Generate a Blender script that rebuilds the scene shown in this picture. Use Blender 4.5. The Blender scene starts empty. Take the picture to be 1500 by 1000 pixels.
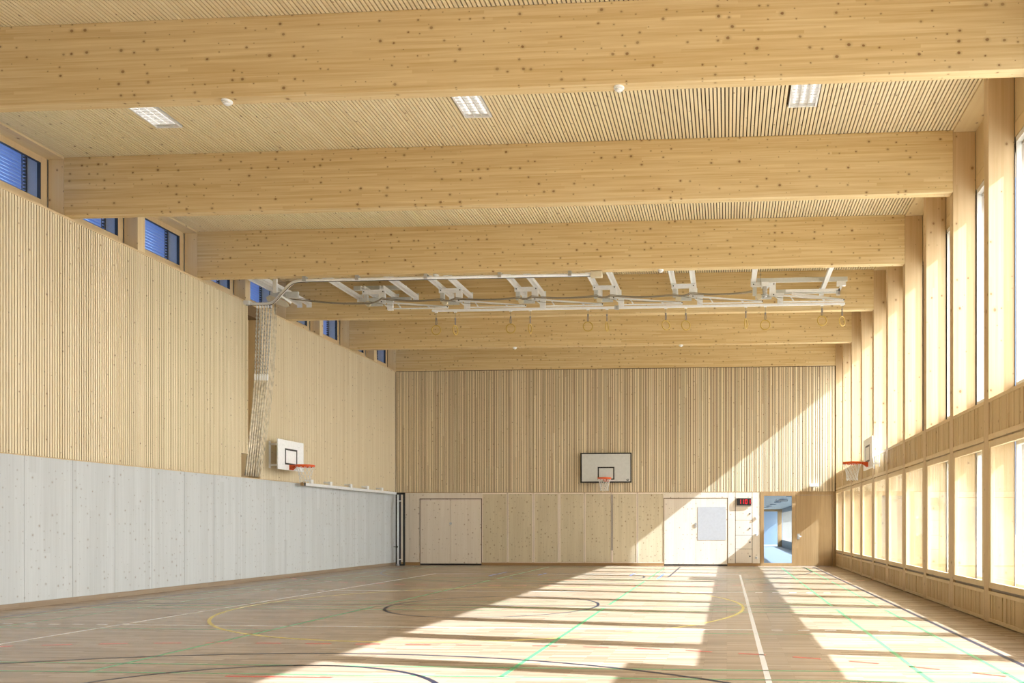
import bpy, math, random
from mathutils import Vector, Matrix
random.seed(7)
S = bpy.context.scene
COL = S.collection
PI = math.pi

# ------------------------------------------------------------------ camera
cam = bpy.data.objects.new('camera', bpy.data.cameras.new('camera'))
COL.objects.link(cam)
cam.location = (0, 0, 1.372)
cam.rotation_euler = (PI / 2, 0, 0.0622)
cam.data.sensor_width = 36.0
cam.data.lens = 1154.13 / 1500 * 36
cam.data.shift_x = (750 - 992.865) / 1500
cam.data.shift_y = (770.85 - 500) / 1500
cam.data.clip_start = 0.05
cam.data.clip_end = 500
S.camera = cam

# ------------------------------------------------------------------ colour management
S.view_settings.view_transform = 'Standard'
S.view_settings.look = 'None'
S.view_settings.gamma = 1.0
S.view_settings.use_curve_mapping = False
S.view_settings.exposure = 1.56

# ------------------------------------------------------------------ sun and sky
SUN_DIR = Vector((-1.0, 0.195, -0.79)).normalized()      # direction the light travels
sun = bpy.data.objects.new('sun', bpy.data.lights.new('sun', 'SUN'))
COL.objects.link(sun)
sun.rotation_euler = SUN_DIR.to_track_quat('-Z', 'Y').to_euler()
sun.location = (20, -5, 20)
sun.data.energy = 6.5
sun.data.angle = math.radians(0.53)
sun.data.color = (0.93, 0.985, 1.08)
SKY_BRIGHT = (3.35, 3.3, 3.2)
SKY_FAR = (0.19, 0.30, 0.50)

world = bpy.data.worlds.new('sky'); S.world = world
world.use_nodes = True
wn = world.node_tree.nodes; wl = world.node_tree.links
wn.clear()
wo = wn.new('ShaderNodeOutputWorld'); wb = wn.new('ShaderNodeBackground')
tc = wn.new('ShaderNodeTexCoord')
dt = wn.new('ShaderNodeVectorMath'); dt.operation = 'DOT_PRODUCT'
dt.inputs[1].default_value = tuple(-SUN_DIR)
mr = wn.new('ShaderNodeMapRange'); mr.interpolation_type = 'SMOOTHSTEP'
mr.inputs['From Min'].default_value = 0.34; mr.inputs['From Max'].default_value = 0.74
mx = wn.new('ShaderNodeMix'); mx.data_type = 'RGBA'
mx.inputs['A'].default_value = (*SKY_FAR, 1); mx.inputs['B'].default_value = (*SKY_BRIGHT, 1)
wl.new(tc.outputs['Generated'], dt.inputs[0]); wl.new(dt.outputs['Value'], mr.inputs['Value'])
wl.new(mr.outputs['Result'], mx.inputs['Factor']); wl.new(mx.outputs['Result'], wb.inputs['Color'])
wl.new(wb.outputs[0], wo.inputs['Surface'])

# ------------------------------------------------------------------ hall dimensions (metres)
XL, XR = -11.79, 3.745          # left wall face, inner face of the right-hand posts
YF, YB = -0.5, 27.45            # front and back wall faces
ZB, ZC = 6.913, 7.945           # underside of the beams, underside of the ceiling slats
ZP = 2.564                      # top of the smooth lower panelling
Y0, PITCH = 9.79, 1.7692        # first visible beam, half bay
def YC(j): return Y0 + PITCH * j
CW = 0.20                       # post width
XD = 4.11                       # outer face of the right posts

# ------------------------------------------------------------------ node helpers
class NT:
    def __init__(s, name):
        s.m = bpy.data.materials.new(name); s.m.use_nodes = True
        s.n = s.m.node_tree.nodes; s.l = s.m.node_tree.links
        s.b = s.n['Principled BSDF']
    def new(s, t, **kw):
        x = s.n.new(t)
        for k, v in kw.items(): setattr(x, k, v)
        return x
    def put(s, sock, v):
        if isinstance(v, bpy.types.NodeSocket): s.l.new(v, sock)
        else: sock.default_value = v
    def math(s, op, a, b=0.0, c=0.0):
        x = s.new('ShaderNodeMath', operation=op)
        s.put(x.inputs[0], a); s.put(x.inputs[1], b); s.put(x.inputs[2], c)
        return x.outputs[0]
    def vec(s, x, y, z=0.0):
        c = s.new('ShaderNodeCombineXYZ')
        for i, v in enumerate((x, y, z)): s.put(c.inputs[i], v)
        return c.outputs[0]
    def mix(s, f, a, b, blend='MIX'):
        x = s.new('ShaderNodeMix', data_type='RGBA', blend_type=blend)
        s.put(x.inputs['Factor'], f)
        for k, v in (('A', a), ('B', b)):
            s.put(x.inputs[k], v if isinstance(v, bpy.types.NodeSocket) else (*v, 1))
        return x.outputs['Result']
    def rng(s, v, a, b, c=0.0, d=1.0):
        x = s.new('ShaderNodeMapRange'); x.clamp = True
        s.put(x.inputs['Value'], v); x.inputs['From Min'].default_value = a; x.inputs['From Max'].default_value = b
        x.inputs['To Min'].default_value = c; x.inputs['To Max'].default_value = d
        return x.outputs['Result']
    def pos(s):
        g = s.new('ShaderNodeNewGeometry'); sp = s.new('ShaderNodeSeparateXYZ')
        s.l.new(g.outputs['Position'], sp.inputs[0]); return sp.outputs

def srgb(r, g, b):
    return tuple((c / 255 / 12.92 if c / 255 <= .04045 else ((c / 255 + .055) / 1.055) ** 2.4) for c in (r, g, b))

def wood(name, light, dark, grain='x', board=0.12, board_len=4.0, tone=0.5, knots=0.35, cell=0.16, knot_r=0.016,
         rough=0.55, streak=0.5, knot_col=(0.24, 0.10, 0.035)):
    """Softwood: boards of slightly different tone, stretched grain, round knots (all real colours of the timber)."""
    t = NT(name); p = t.pos()
    ax = {'x': (0, 1, 2), 'y': (1, 0, 2), 'z': (2, 0, 1)}[grain]
    u = p[ax[0]]
    v = t.math('ADD', p[ax[1]], p[ax[2]])
    row = t.math('FLOOR', t.math('DIVIDE', v, board))
    wn1 = t.new('ShaderNodeTexWhiteNoise', noise_dimensions='1D'); t.l.new(row, wn1.inputs['W'])
    ush = t.math('ADD', u, t.math('MULTIPLY', wn1.outputs['Value'], 17.0))
    seg = t.math('FLOOR', t.math('DIVIDE', ush, board_len))
    wn2 = t.new('ShaderNodeTexWhiteNoise', noise_dimensions='2D'); t.l.new(t.vec(row, seg), wn2.inputs['Vector'])
    ns = t.new('ShaderNodeTexNoise'); ns.inputs['Scale'].default_value = 1.0; ns.inputs['Detail'].default_value = 3.0
    t.l.new(t.vec(t.math('MULTIPLY', ush, 0.9), t.math('MULTIPLY', v, 28.0), wn2.outputs['Value']), ns.inputs['Vector'])
    f = t.math('ADD', t.math('MULTIPLY', wn2.outputs['Value'], tone), t.math('MULTIPLY', t.rng(ns.outputs['Fac'], .3, .7), streak))
    col = t.mix(t.rng(f, 0.0, tone + streak), light, dark)
    if knots > 0:
        vo = t.new('ShaderNodeTexVoronoi', voronoi_dimensions='2D')
        vo.inputs['Scale'].default_value = 1.0 / cell
        wob = t.new('ShaderNodeTexNoise'); wob.inputs['Scale'].default_value = 30.0
        t.l.new(t.vec(u, v), wob.inputs['Vector'])
        wv = t.math('MULTIPLY', t.math('SUBTRACT', wob.outputs['Fac'], .5), .012)
        t.l.new(t.vec(t.math('MULTIPLY', t.math('ADD', u, wv), 0.85), t.math('ADD', v, wv)), vo.inputs['Vector'])
        sp = t.new('ShaderNodeSeparateColor'); t.l.new(vo.outputs['Color'], sp.inputs[0])
        keep = t.math('LESS_THAN', sp.outputs[0], knots)
        rad = t.math('MULTIPLY', t.math('ADD', t.math('MULTIPLY', t.math('POWER', sp.outputs[1], 2.0), 1.15), .35), knot_r / cell)
        keep = t.math('MULTIPLY', keep, t.math('ADD', t.math('MULTIPLY', sp.outputs[2], .35), .65))
        core = t.math('MULTIPLY', keep, t.math('SUBTRACT', 1.0, t.rng(t.math('DIVIDE', vo.outputs['Distance'], rad), .7, 1.15)))
        halo = t.math('MULTIPLY', keep, t.math('SUBTRACT', 1.0, t.rng(t.math('DIVIDE', vo.outputs['Distance'], rad), 1.0, 2.6)))
        col = t.mix(t.math('MULTIPLY', halo, .35), col, tuple(c * .62 for c in dark))
        col = t.mix(t.math('MULTIPLY', core, .85), col, knot_col)
    t.l.new(col, t.b.inputs['Base Color']); t.b.inputs['Roughness'].default_value = rough
    t.b.inputs['Specular IOR Level'].default_value = 0.3
    return t.m

def plain(name, col, rough=0.5, metal=0.0, noise=0.04, spec=0.5):
    t = NT(name)
    ns = t.new('ShaderNodeTexNoise'); ns.inputs['Scale'].default_value = 14.0; ns.inputs['Detail'].default_value = 4.0
    g = t.new('ShaderNodeNewGeometry'); t.l.new(g.outputs['Position'], ns.inputs['Vector'])
    c = t.mix(t.rng(ns.outputs['Fac'], .3, .7), tuple(x * (1 - noise) for x in col), tuple(min(1, x * (1 + noise)) for x in col))
    t.l.new(c, t.b.inputs['Base Color']); t.b.inputs['Roughness'].default_value = rough
    t.b.inputs['Metallic'].default_value = metal; t.b.inputs['Specular IOR Level'].default_value = spec
    return t.m

def glass(name, tint=(0.97, 0.985, 0.985)):
    t = NT(name); t.n.remove(t.b)
    tr = t.new('ShaderNodeBsdfTransparent'); tr.inputs[0].default_value = (*tint, 1)
    gl = t.new('ShaderNodeBsdfGlossy'); gl.inputs['Roughness'].default_value = 0.0
    lw = t.new('ShaderNodeLayerWeight'); lw.inputs['Blend'].default_value = 0.5
    f = t.math('ADD', t.math('MULTIPLY', t.math('POWER', lw.outputs['Facing'], 5.0), .9), .035)
    ms = t.new('ShaderNodeMixShader'); t.l.new(f, ms.inputs[0]); t.l.new(tr.outputs[0], ms.inputs[1]); t.l.new(gl.outputs[0], ms.inputs[2])
    t.l.new(ms.outputs[0], t.n['Material Output'].inputs['Surface'])
    return t.m

def emit(name, col, strength):
    t = NT(name); t.b.inputs['Base Color'].default_value = (*col, 1)
    t.b.inputs['Emission Color'].default_value = (*col, 1); t.b.inputs['Emission Strength'].default_value = strength
    return t.m

def floor_material():
    t = NT('strip_parquet'); p = t.pos()
    br = t.new('ShaderNodeTexBrick')
    br.offset = 0.37; br.offset_frequency = 2; br.squash = 1.0
    t.l.new(t.vec(p[0], p[1]), br.inputs['Vector'])
    br.inputs['Scale'].default_value = 1.0
    br.inputs['Brick Width'].default_value = 0.62; br.inputs['Row Height'].default_value = 0.065
    br.inputs['Mortar Size'].default_value = 0.0012; br.inputs['Mortar Smooth'].default_value = 0.3
    br.inputs['Bias'].default_value = 0.0
    br.inputs['Color1'].default_value = (*FLOOR_A, 1); br.inputs['Color2'].default_value = (*FLOOR_B, 1)
    br.inputs['Mortar'].default_value = (0.22, 0.14, 0.08, 1)
    ns = t.new('ShaderNodeTexNoise'); ns.inputs['Scale'].default_value = 1.0; ns.inputs['Detail'].default_value = 3.0
    t.l.new(t.vec(t.math('MULTIPLY', p[0], 2.0), t.math('MULTIPLY', p[1], 40.0)), ns.inputs['Vector'])
    col = t.mix(t.rng(ns.outputs['Fac'], .35, .7, 0, .35), br.outputs['Color'], tuple(c * .72 for c in FLOOR_B))
    t.l.new(col, t.b.inputs['Base Color'])
    t.b.inputs['Roughness'].default_value = 0.27; t.b.inputs['Specular IOR Level'].default_value = 0.22
    return t.m

FLOOR_A, FLOOR_B = (0.48, 0.385, 0.285), (0.30, 0.22, 0.145)
M = {
 'beam': wood('glulam_spruce', (0.86, 0.70, 0.42), (0.65, 0.455, 0.20), 'x', board=0.045, board_len=3.2, knots=0.5, cell=0.14, knot_r=.0135, tone=.6, streak=.9, rough=.5),
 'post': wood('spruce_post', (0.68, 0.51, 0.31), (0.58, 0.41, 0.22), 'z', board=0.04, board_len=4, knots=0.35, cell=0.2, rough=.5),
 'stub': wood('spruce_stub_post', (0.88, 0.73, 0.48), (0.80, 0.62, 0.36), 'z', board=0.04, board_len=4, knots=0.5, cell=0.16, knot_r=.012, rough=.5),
 'slat': wood('spruce_slat', (0.86, 0.75, 0.55), (0.76, 0.635, 0.43), 'z', board=0.0523, board_len=5, knots=0.5, cell=0.17, knot_r=.009, tone=.7, streak=.3, rough=.65),
 'slat_back': wood('spruce_slat_brown', (0.88, 0.76, 0.55), (0.68, 0.54, 0.35), 'z', board=0.0523, board_len=5, knots=0.5, cell=0.17, knot_r=.009, tone=.9, streak=.2, rough=.65),
 'ceil': wood('spruce_ceiling_slat', (0.94, 0.83, 0.59), (0.87, 0.73, 0.48), 'y', board=0.06, board_len=4, knots=0.35, cell=0.22, knot_r=.013, tone=.7, rough=.65),
 'soffit': wood('spruce_soffit', (0.90, 0.76, 0.50), (0.82, 0.66, 0.4), 'y', board=0.2, board_len=6, knots=0.5, cell=0.2),
 'white_panel': wood('white_glazed_spruce', (0.62, 0.65, 0.67), (0.52, 0.545, 0.56), 'z', board=0.14, board_len=6, knots=0.6, cell=0.13, knot_r=.010, knot_col=(0.34, 0.29, 0.25), tone=.6, streak=.5),
 'panel': wood('spruce_panel', (0.72, 0.63, 0.46), (0.60, 0.51, 0.35), 'z', board=0.13, board_len=6, knots=0.75, cell=0.13, knot_r=.013, knot_col=(0.3, 0.17, 0.08), streak=.6),
 'door': wood('spruce_door', (0.84, 0.76, 0.66), (0.75, 0.66, 0.55), 'z', board=0.16, board_len=6, knots=0.6, cell=0.15, knot_r=.012, knot_col=(0.36, 0.2, 0.1)),
 'batten': wood('pale_batten', (0.92, 0.81, 0.70), (0.86, 0.74, 0.62), 'z', board=0.1, knots=0),
 'oak': wood('oak_veneer', (0.44, 0.30, 0.155), (0.33, 0.21, 0.10), 'z', board=0.22, board_len=7, knots=0, tone=.4, streak=.8, rough=.42),
 'skirt': wood('oak_skirting', (0.38, 0.30, 0.22), (0.27, 0.20, 0.14), 'y', board=0.05, board_len=1.2, knots=0, rough=.45),
 'skirt_x': wood('oak_skirting_back', (0.42, 0.26, 0.12), (0.30, 0.17, 0.07), 'x', board=0.05, board_len=1.2, knots=0, rough=.45),
 'frame': wood('larch_frame', (0.76, 0.60, 0.38), (0.68, 0.51, 0.29), 'z', board=0.3, knots=0.12, cell=0.2, rough=.5),
 'strip': wood('larch_strip', (0.70, 0.54, 0.32), (0.58, 0.42, 0.22), 'z', board=0.055, board_len=3, knots=0.1, cell=0.2, tone=.8, rough=.55),
 'wallboard': wood('wallboard', (0.74, 0.58, 0.34), (0.66, 0.50, 0.27), 'z', board=0.6, knots=0.0),
 'backing': plain('dark_backing', (0.13, 0.08, 0.04), .9),
 'groove': plain('slat_groove', (0.22, 0.14, 0.07), .9),
 'dark': plain('dark_gap', (0.03, 0.02, 0.015), .8),
 'white': plain('white_enamel', (0.92, 0.94, 0.96), .35),
 'paint': plain('white_paint', (0.82, 0.82, 0.80), .5),
 'grey_white': plain('grey_white_board', (0.66, 0.68, 0.67), .35),
 'black': plain('black_paint', (0.012, 0.012, 0.012), .45),
 'charcoal': plain('charcoal_paint', (0.03, 0.033, 0.035), .45),
 'orange': plain('orange_enamel', (0.72, 0.10, 0.012), .3),
 'net': plain('white_cord', (0.80, 0.80, 0.78), .8),
 'steel': plain('galvanised_steel', (0.55, 0.57, 0.60), .35, .7),
 'alu': plain('aluminium', (0.84, 0.87, 0.91), .35, .1),
 'cream': plain('cream_nylon', (0.75, 0.68, 0.52), .5),
 'cable': plain('grey_cable', (0.30, 0.26, 0.20), .7),
 'wire': plain('grey_wire', (0.30, 0.28, 0.24), .5),
 'strap': plain('grey_strap', (0.24, 0.22, 0.22), .9),
 'ring': wood('ring_wood', (0.62, 0.42, 0.10), (0.5, 0.33, 0.07), 'x', board=.3, knots=0, rough=.35),
 'rope': plain('hemp_rope', (0.70, 0.64, 0.51), .95, noise=.3),
 'rope_grey': plain('grey_rope', (0.58, 0.57, 0.53), .95, noise=.35),
 'slot': plain('slate_channel', (0.035, 0.045, 0.06), .5),
 'sheet': plain('pale_grey_sheet', (0.46, 0.48, 0.52), .4),
 'frame_dark': plain('dark_window_seal', (0.04, 0.045, 0.05), .5),
 'frame_white': plain('pale_window_frame', (0.74, 0.72, 0.67), .45),
 'facade': plain('facade_timber', (0.36, 0.31, 0.25), .7),
 'blind': plain('blue_grey_blind', (0.36, 0.50, 0.86), .4, .0),
 'concrete': plain('blue_grey_concrete', (0.16, 0.235, 0.32), .8, noise=.1),
 'concrete_floor': plain('pale_blue_floor', (0.24, 0.31, 0.39), .5, noise=.05),
 'corr_ceiling': plain('grey_green_ceiling', (0.34, 0.39, 0.40), .8, noise=.15),
 'lamp_dark': plain('blue_grey_lamp', (0.08, 0.13, 0.18), .4),
 'corr_post': plain('pale_grey_timber', (0.42, 0.41, 0.38), .7),
 'reveal': plain('pale_metal_reveal', (0.66, 0.68, 0.70), .6),
 'ground': plain('pale_paving', (0.52, 0.50, 0.46), .9, noise=.1),
 'glass': glass('window_glass'),
 'led': emit('red_led', (0.70, 0.004, 0.02), 0.25),
 'led_dim': plain('unlit_led', (0.16, 0.02, 0.03), .4),
 'diffuser': emit('lamp_tube', (1.0, 0.98, 0.94), 1.5),
 'louvre': plain('louvre_aluminium', (0.80, 0.80, 0.79), .28, .35),
 'l_white': plain('white_line_paint', (0.78, 0.77, 0.75), .35),
 'l_navy': plain('navy_line_paint', (0.022, 0.024, 0.042), .5),
 'l_green': plain('green_line_paint', (0.10, 0.38, 0.17), .35),
 'l_yellow': plain('yellow_line_paint', (0.72, 0.60, 0.14), .35),
 'l_red': plain('red_line_paint', (0.62, 0.07, 0.05), .35),
 'l_blue': plain('blue_line_paint', (0.16, 0.28, 0.75), .35),
}
M['floor'] = floor_material()

# ------------------------------------------------------------------ mesh helpers
def wloc(o):
    v = Vector((0, 0, 0))
    while o is not None:
        v += o.location; o = o.parent
    return v

class MB:
    def __init__(s): s.v = []; s.f = []
    def add(s, vs, fs):
        n = len(s.v); s.v += [tuple(v) for v in vs]; s.f += [tuple(i + n for i in f) for f in fs]; return s
    def box(s, x0, x1, y0, y1, z0, z1):
        return s.add([(x0,y0,z0),(x1,y0,z0),(x1,y1,z0),(x0,y1,z0),(x0,y0,z1),(x1,y0,z1),(x1,y1,z1),(x0,y1,z1)],
                     [(0,3,2,1),(4,5,6,7),(0,1,5,4),(1,2,6,5),(2,3,7,6),(3,0,4,7)])
    def prism(s, poly, axis, a, b):
        """poly: 2-D outline (counter-clockwise) in the plane across axis, extruded from a to b."""
        def P(q, t): return {'x': (t, q[0], q[1]), 'y': (q[0], t, q[1]), 'z': (q[0], q[1], t)}[axis]
        n = len(poly)
        vs = [P(q, a) for q in poly] + [P(q, b) for q in poly]
        fs = [tuple(range(n))[::-1], tuple(range(n, 2 * n))] + [(i, (i + 1) % n, n + (i + 1) % n, n + i) for i in range(n)]
        return s.add(vs, fs)
    def bar(s, p, q, w, h=None):
        """square bar from p to q"""
        h = h or w; p = Vector(p); q = Vector(q); d = (q - p).normalized()
        up = Vector((0, 0, 1)) if abs(d.z) < .95 else Vector((0, 1, 0))
        a = d.cross(up).normalized() * (w / 2); b = a.cross(d).normalized() * (h / 2)
        vs = [p - a - b, p + a - b, p + a + b, p - a + b, q - a - b, q + a - b, q + a + b, q - a + b]
        return s.add(vs, [(0,3,2,1),(4,5,6,7),(0,1,5,4),(1,2,6,5),(2,3,7,6),(3,0,4,7)])
    def tube(s, pts, r, n=10, closed=False):
        pts = [Vector(p) for p in pts]; m = len(pts); vs = []; prev = None
        for i, p in enumerate(pts):
            if closed: d = pts[(i + 1) % m] - pts[i - 1]
            else: d = pts[min(i + 1, m - 1)] - pts[max(i - 1, 0)]
            d.normalize()
            if prev is None:
                up = Vector((0, 0, 1)) if abs(d.z) < .9 else Vector((1, 0, 0))
                a = d.cross(up).normalized()
            else:
                a = (prev - d * prev.dot(d)).normalized()
            prev = a; b = d.cross(a)
            for k in range(n):
                th = 2 * PI * k / n; vs.append(p + (a * math.cos(th) + b * math.sin(th)) * r)
        fs = []
        for i in range(m if closed else m - 1):
            j = (i + 1) % m
            for k in range(n):
                l = (k + 1) % n; fs.append((i * n + k, i * n + l, j * n + l, j * n + k))
        if not closed: fs += [tuple(range(n))[::-1], tuple(range((m - 1) * n, m * n))]
        return s.add(vs, fs)
    def lathe(s, prof, c, n=24, axis='z', flip=1):
        """prof: list of (radius, height)"""
        vs = []; fs = []
        for r, h in prof:
            for k in range(n):
                th = 2 * PI * k / n; a, b, t = r * math.cos(th), r * math.sin(th), h * flip
                vs.append({'z': (c[0]+a, c[1]+b, c[2]+t), 'y': (c[0]+a, c[1]+t, c[2]+b), 'x': (c[0]+t, c[1]+a, c[2]+b)}[axis])
        m = len(prof)
        for i in range(m - 1):
            for k in range(n):
                l = (k + 1) % n; fs.append((i * n + k, i * n + l, (i + 1) * n + l, (i + 1) * n + k))
        fs += [tuple(range(n)), tuple(range((m - 1) * n, m * n))[::-1]]
        return s.add(vs, fs)
    def build(s, name, mat, parent=None, smooth=False, bevel=0.0, origin=None):
        me = bpy.data.meshes.new(name)
        off = wloc(parent) if parent is not None else Vector(origin or (0, 0, 0))
        me.from_pydata([tuple(Vector(v) - off) for v in s.v], [], s.f); me.update()
        import bmesh
        bm = bmesh.new(); bm.from_mesh(me); bmesh.ops.recalc_face_normals(bm, faces=bm.faces); bm.to_mesh(me); bm.free()
        me.materials.append(M[mat] if isinstance(mat, str) else mat)
        if smooth:
            for p in me.polygons: p.use_smooth = True
        o = bpy.data.objects.new(name, me); COL.objects.link(o)
        if parent is not None: o.parent = parent
        elif origin: o.location = origin
        if bevel:
            b = o.modifiers.new('bevel', 'BEVEL'); b.width = bevel; b.segments = 2; b.limit_method = 'ANGLE'
        return o

def tag(o, label=None, cat=None, group=None, kind=None):
    if label: o['label'] = label
    if cat: o['category'] = cat
    if group: o['group'] = group
    if kind: o['kind'] = kind
    return o
def empty(name, loc=(0, 0, 0), rz=0.0):
    o = bpy.data.objects.new(name, None); COL.objects.link(o); o.location = loc; o.rotation_euler = (0, 0, rz); return o
def copy_tree(o, parent=None):
    c = o.copy(); COL.objects.link(c); c.parent = parent
    for ch in list(o.children): copy_tree(ch, c)
    return c
def B(*a): return MB().box(*a)
ORD = ['first', 'second', 'third', 'fourth', 'fifth', 'sixth', 'seventh', 'eighth', 'ninth', 'tenth', 'eleventh', 'twelfth']

# ------------------------------------------------------------------ shell: floor, ceiling, front wall
floor = tag(B(XL - .4, 4.6, YF - .2, YB + .2, -0.20, 0.0).build('floor', 'floor'), kind='structure')
ground = tag(B(4.6, 120, -120, 140, -0.35, -0.12).build('trim_1', 'ground'), kind='structure')  # paving outside the window wall, bounces sunlight up into the hall

ceiling = MB()
ceiling.box(-12.9, 4.52, YF - .3, YB + .4, ZC + .06, ZC + .40)
ceiling = tag(ceiling.build('ceiling', 'backing'), kind='structure')
lights_xy = [(-9.16, 11.66), (-3.98, 11.66), (1.18, 11.66)]
LW, LL = 0.44, 1.54
sl = MB(); P = 0.06
n = int((XR + 11.80) / P)
for i in range(n):
    x0 = -11.78 + i * P; x1 = x0 + 0.042
    cuts = [(ly - LL / 2, ly + LL / 2) for lx, ly in lights_xy if x1 > lx - LW / 2 and x0 < lx + LW / 2]
    y = YF
    for a, b in cuts:
        sl.box(x0, x1, y, a, ZC, ZC + .035); y = b
    sl.box(x0, x1, y, YB, ZC, ZC + .035)
sl.build('ceiling_slats', 'ceil', ceiling)
B(3.75, 4.14, YF, YB, ZC - .03, ZC + .05).build('soffit_board', 'soffit', ceiling)
B(-12.10, -11.79, YF, YB, ZC - .03, ZC + .05).build('soffit_board', 'soffit', ceiling)
tag(B(-12.9, 4.5, YF - .3, YF, 0, ZC + .06).build('wall_front', 'slat'), kind='structure')

# ------------------------------------------------------------------ left wall
NI0, NI1 = 18.73, 19.26          # rope niche
wl_ = MB()
for a, b, z0, z1 in ((YF, 18.48, 0, 6.91), (19.28, YB, 0, 6.91), (18.48, 19.28, 0, 2.60), (18.48, NI0, 3.16, 6.91), (NI0, 19.28, 6.60, 6.91)):
    wl_.box(-12.12, XL - .03, a, b, z0, z1)
wl_.box(-12.50, -12.12, YF, YB, 0, 6.91)
wall_left = tag(wl_.build('wall_left', 'groove'), kind='structure')
sl = MB(); P = 0.0523
n = int((YB - YF) / P)
for i in range(n):
    y0 = YF + i * P; y1 = y0 + .036
    if NI0 - .03 < y0 < 19.25: continue
    z0 = 3.16 if (18.47 < y0 < 18.74) else ZP + .02
    sl.box(XL - .032, XL, y0, y1, z0, 6.875)
sl.build('slat_cladding', 'slat', wall_left)
pn = MB(); y = 12.532 - .981 * 14
while y < YB:
    a, b = max(y, YF), min(y + .981, YB)
    if b - a > .05: pn.box(XL - .032, XL + .006, a + .003, b - .003, .097, ZP)
    y += .981
pn.build('wall_panel', 'white_panel', wall_left)
B(-12.12, XL + .004, YF, YB, 6.875, 6.915).build('top_rail', 'frame', wall_left)
B(XL - .03, XL - .002, YF, YB, ZP + .002, ZP + .018).build('panel_rail', 'strip', wall_left)
MB().lathe([(0, 0), (.022, 0), (.022, .012), (0, .012)], (XL + .006, 18.46, 1.63), 12, 'x').build('lock', 'steel', wall_left)
tag(B(XL - .03, XL + .004, YF, YB - .01, 0.0, .094).build('baseboard_left', 'skirt'), kind='structure')
g = MB(); g.box(-12.125, -12.105, 18.48, 19.28, 2.6, 6.6); g.box(-12.12, XL - .03, 19.262, 19.28, 2.6, 6.6)
g.build('niche_lining', 'wallboard', wall_left)

# ------------------------------------------------------------------ back wall
wb_ = MB()
wb_.box(-12.5, 1.153, YB + .03, YB + .35, 0, 8.0)
wb_.box(1.153, 3.76, YB + .03, YB + .35, 2.569, 8.0)
wb_.box(3.742, 4.5, YB + .03, YB + .35, 0, 8.0)
wall_back = tag(wb_.build('wall_back', 'backing'), kind='structure')
sl = MB(); x0 = XL + .006; q = random.Random(11)
while x0 + .03 < XR - .002:
    x1 = min(x0 + q.choice((.030, .030, .048, .048, .075)), XR - .002)
    sl.box(x0, x1, YB + q.choice((0, 0, .006)), YB + .032, ZP + .02, 6.895); x0 = x1 + .019
sl.build('slat_cladding', 'slat_back', wall_back)
pn = MB()
for a, b in ((-11.79, -11.30), (-11.295, -10.93), (.04, .285), (.888, 1.142)):
    pn.box(a, b, YB, YB + .032, .10, ZP)
pn.box(.30, .872, YB, YB + .032, 2.37, ZP)
pn.box(-10.93, -8.665, YB, YB + .032, 2.368, ZP); pn.box(-2.205, .03, YB, YB + .032, 2.372, ZP)
pn.build('wall_panel', 'door', wall_back)
pn = MB(); bt = MB(); xs = [(-8.64,-7.78),(-7.707,-6.874),(-6.776,-5.96),(-5.85,-5.037),(-4.952,-4.07),(-3.985,-3.166),(-3.094,-2.222)]
prev = -8.665
for a, b in xs:
    pn.box(a, b, YB + .008, YB + .032, .12, 2.51)
    if a - prev > .03:
        m = (a + prev) / 2
        bt.box(prev + .004, m - .006, YB, YB + .03, .10, ZP); bt.box(m + .006, a - .004, YB, YB + .03, .10, ZP)
    else: bt.box(prev, a - .004, YB, YB + .03, .10, ZP)
    bt.box(a, b, YB, YB + .03, 2.515, ZP); bt.box(a, b, YB, YB + .03, .10, .116)
    prev = b
bt.box(-2.219, -2.206, YB, YB + .03, .10, ZP)
pn.build('wall_panel', 'panel', wall_back); bt.build('batten', 'batten', wall_back)
B(XL, 3.741, YB - .004, YB + .03, ZP + .002, ZP + .02).build('panel_rail', 'oak', wall_back)
bs = MB()
for a, b in ((-11.79, -10.915), (-8.68, -2.195), (.02, 1.14)): bs.box(a, b, YB - .004, YB + .03, 0, .098)
tag(bs.build('baseboard_back', 'skirt_x'), kind='structure')
sr = MB(); sr.box(-4.058, -4.046, YB - .006, YB + .03, .53, 2.50); sr.box(-4.006, -3.994, YB - .006, YB + .03, .53, 2.50); sr.box(-4.046, -4.006, YB + .016, YB + .03, .53, 2.50)
tag(sr.build('wall_rail', 'slot'), 'slate-grey vertical wall rail slot between panels right of the back-wall basket', 'rail')

def double_door(name, x0, x1, xm, zt, handle_z, hx, two):
    d = tag(empty(name, ((x0 + x1) / 2, YB, 0)), kind='structure')
    B(x0 - .02, x1 + .02, YB + .02, YB + .03, .0, zt + .02).build('door_frame', 'dark', d)
    B(x0, xm - .003, YB - .002, YB + .022, .055, zt).build('door_leaf', 'door', d, bevel=.003)
    B(xm + .003, x1, YB - .002, YB + .022, .055, zt).build('door_leaf', 'door', d, bevel=.003)
    fr = MB(); fr.box(x0 - .012, x0 - .002, YB - .004, YB + .02, .05, zt + .012); fr.box(x1 + .002, x1 + .012, YB - .004, YB + .02, .05, zt + .012); fr.box(x0 - .012, x1 + .012, YB - .004, YB + .02, zt + .003, zt + .013)
    fr.build('door_trim', 'oak' if two else 'backing', d)
    B(x0, x1, YB - .008, YB + .02, 0, .05).build('threshold_seal', 'black', d)
    hb = MB().lathe([(0, 0), (.045, 0), (.045, -.012), (0, -.012)], (hx, YB - .002, handle_z), 16, 'y')
    if two:
        hb.lathe([(.012, 0), (.045, -.012), (.045, -.02), (.02, -.02)], (hx, YB - .002, handle_z + .085), 16, 'y')
    hb.build('handle', 'steel', d, smooth=False)
    return d
double_door('door_1', -10.905, -8.69, -9.80, 2.338, 1.478, -9.80, False)
d2 = double_door('door_2', -2.183, .007, -1.085, 2.343, 1.37, -1.09, True)
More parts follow.
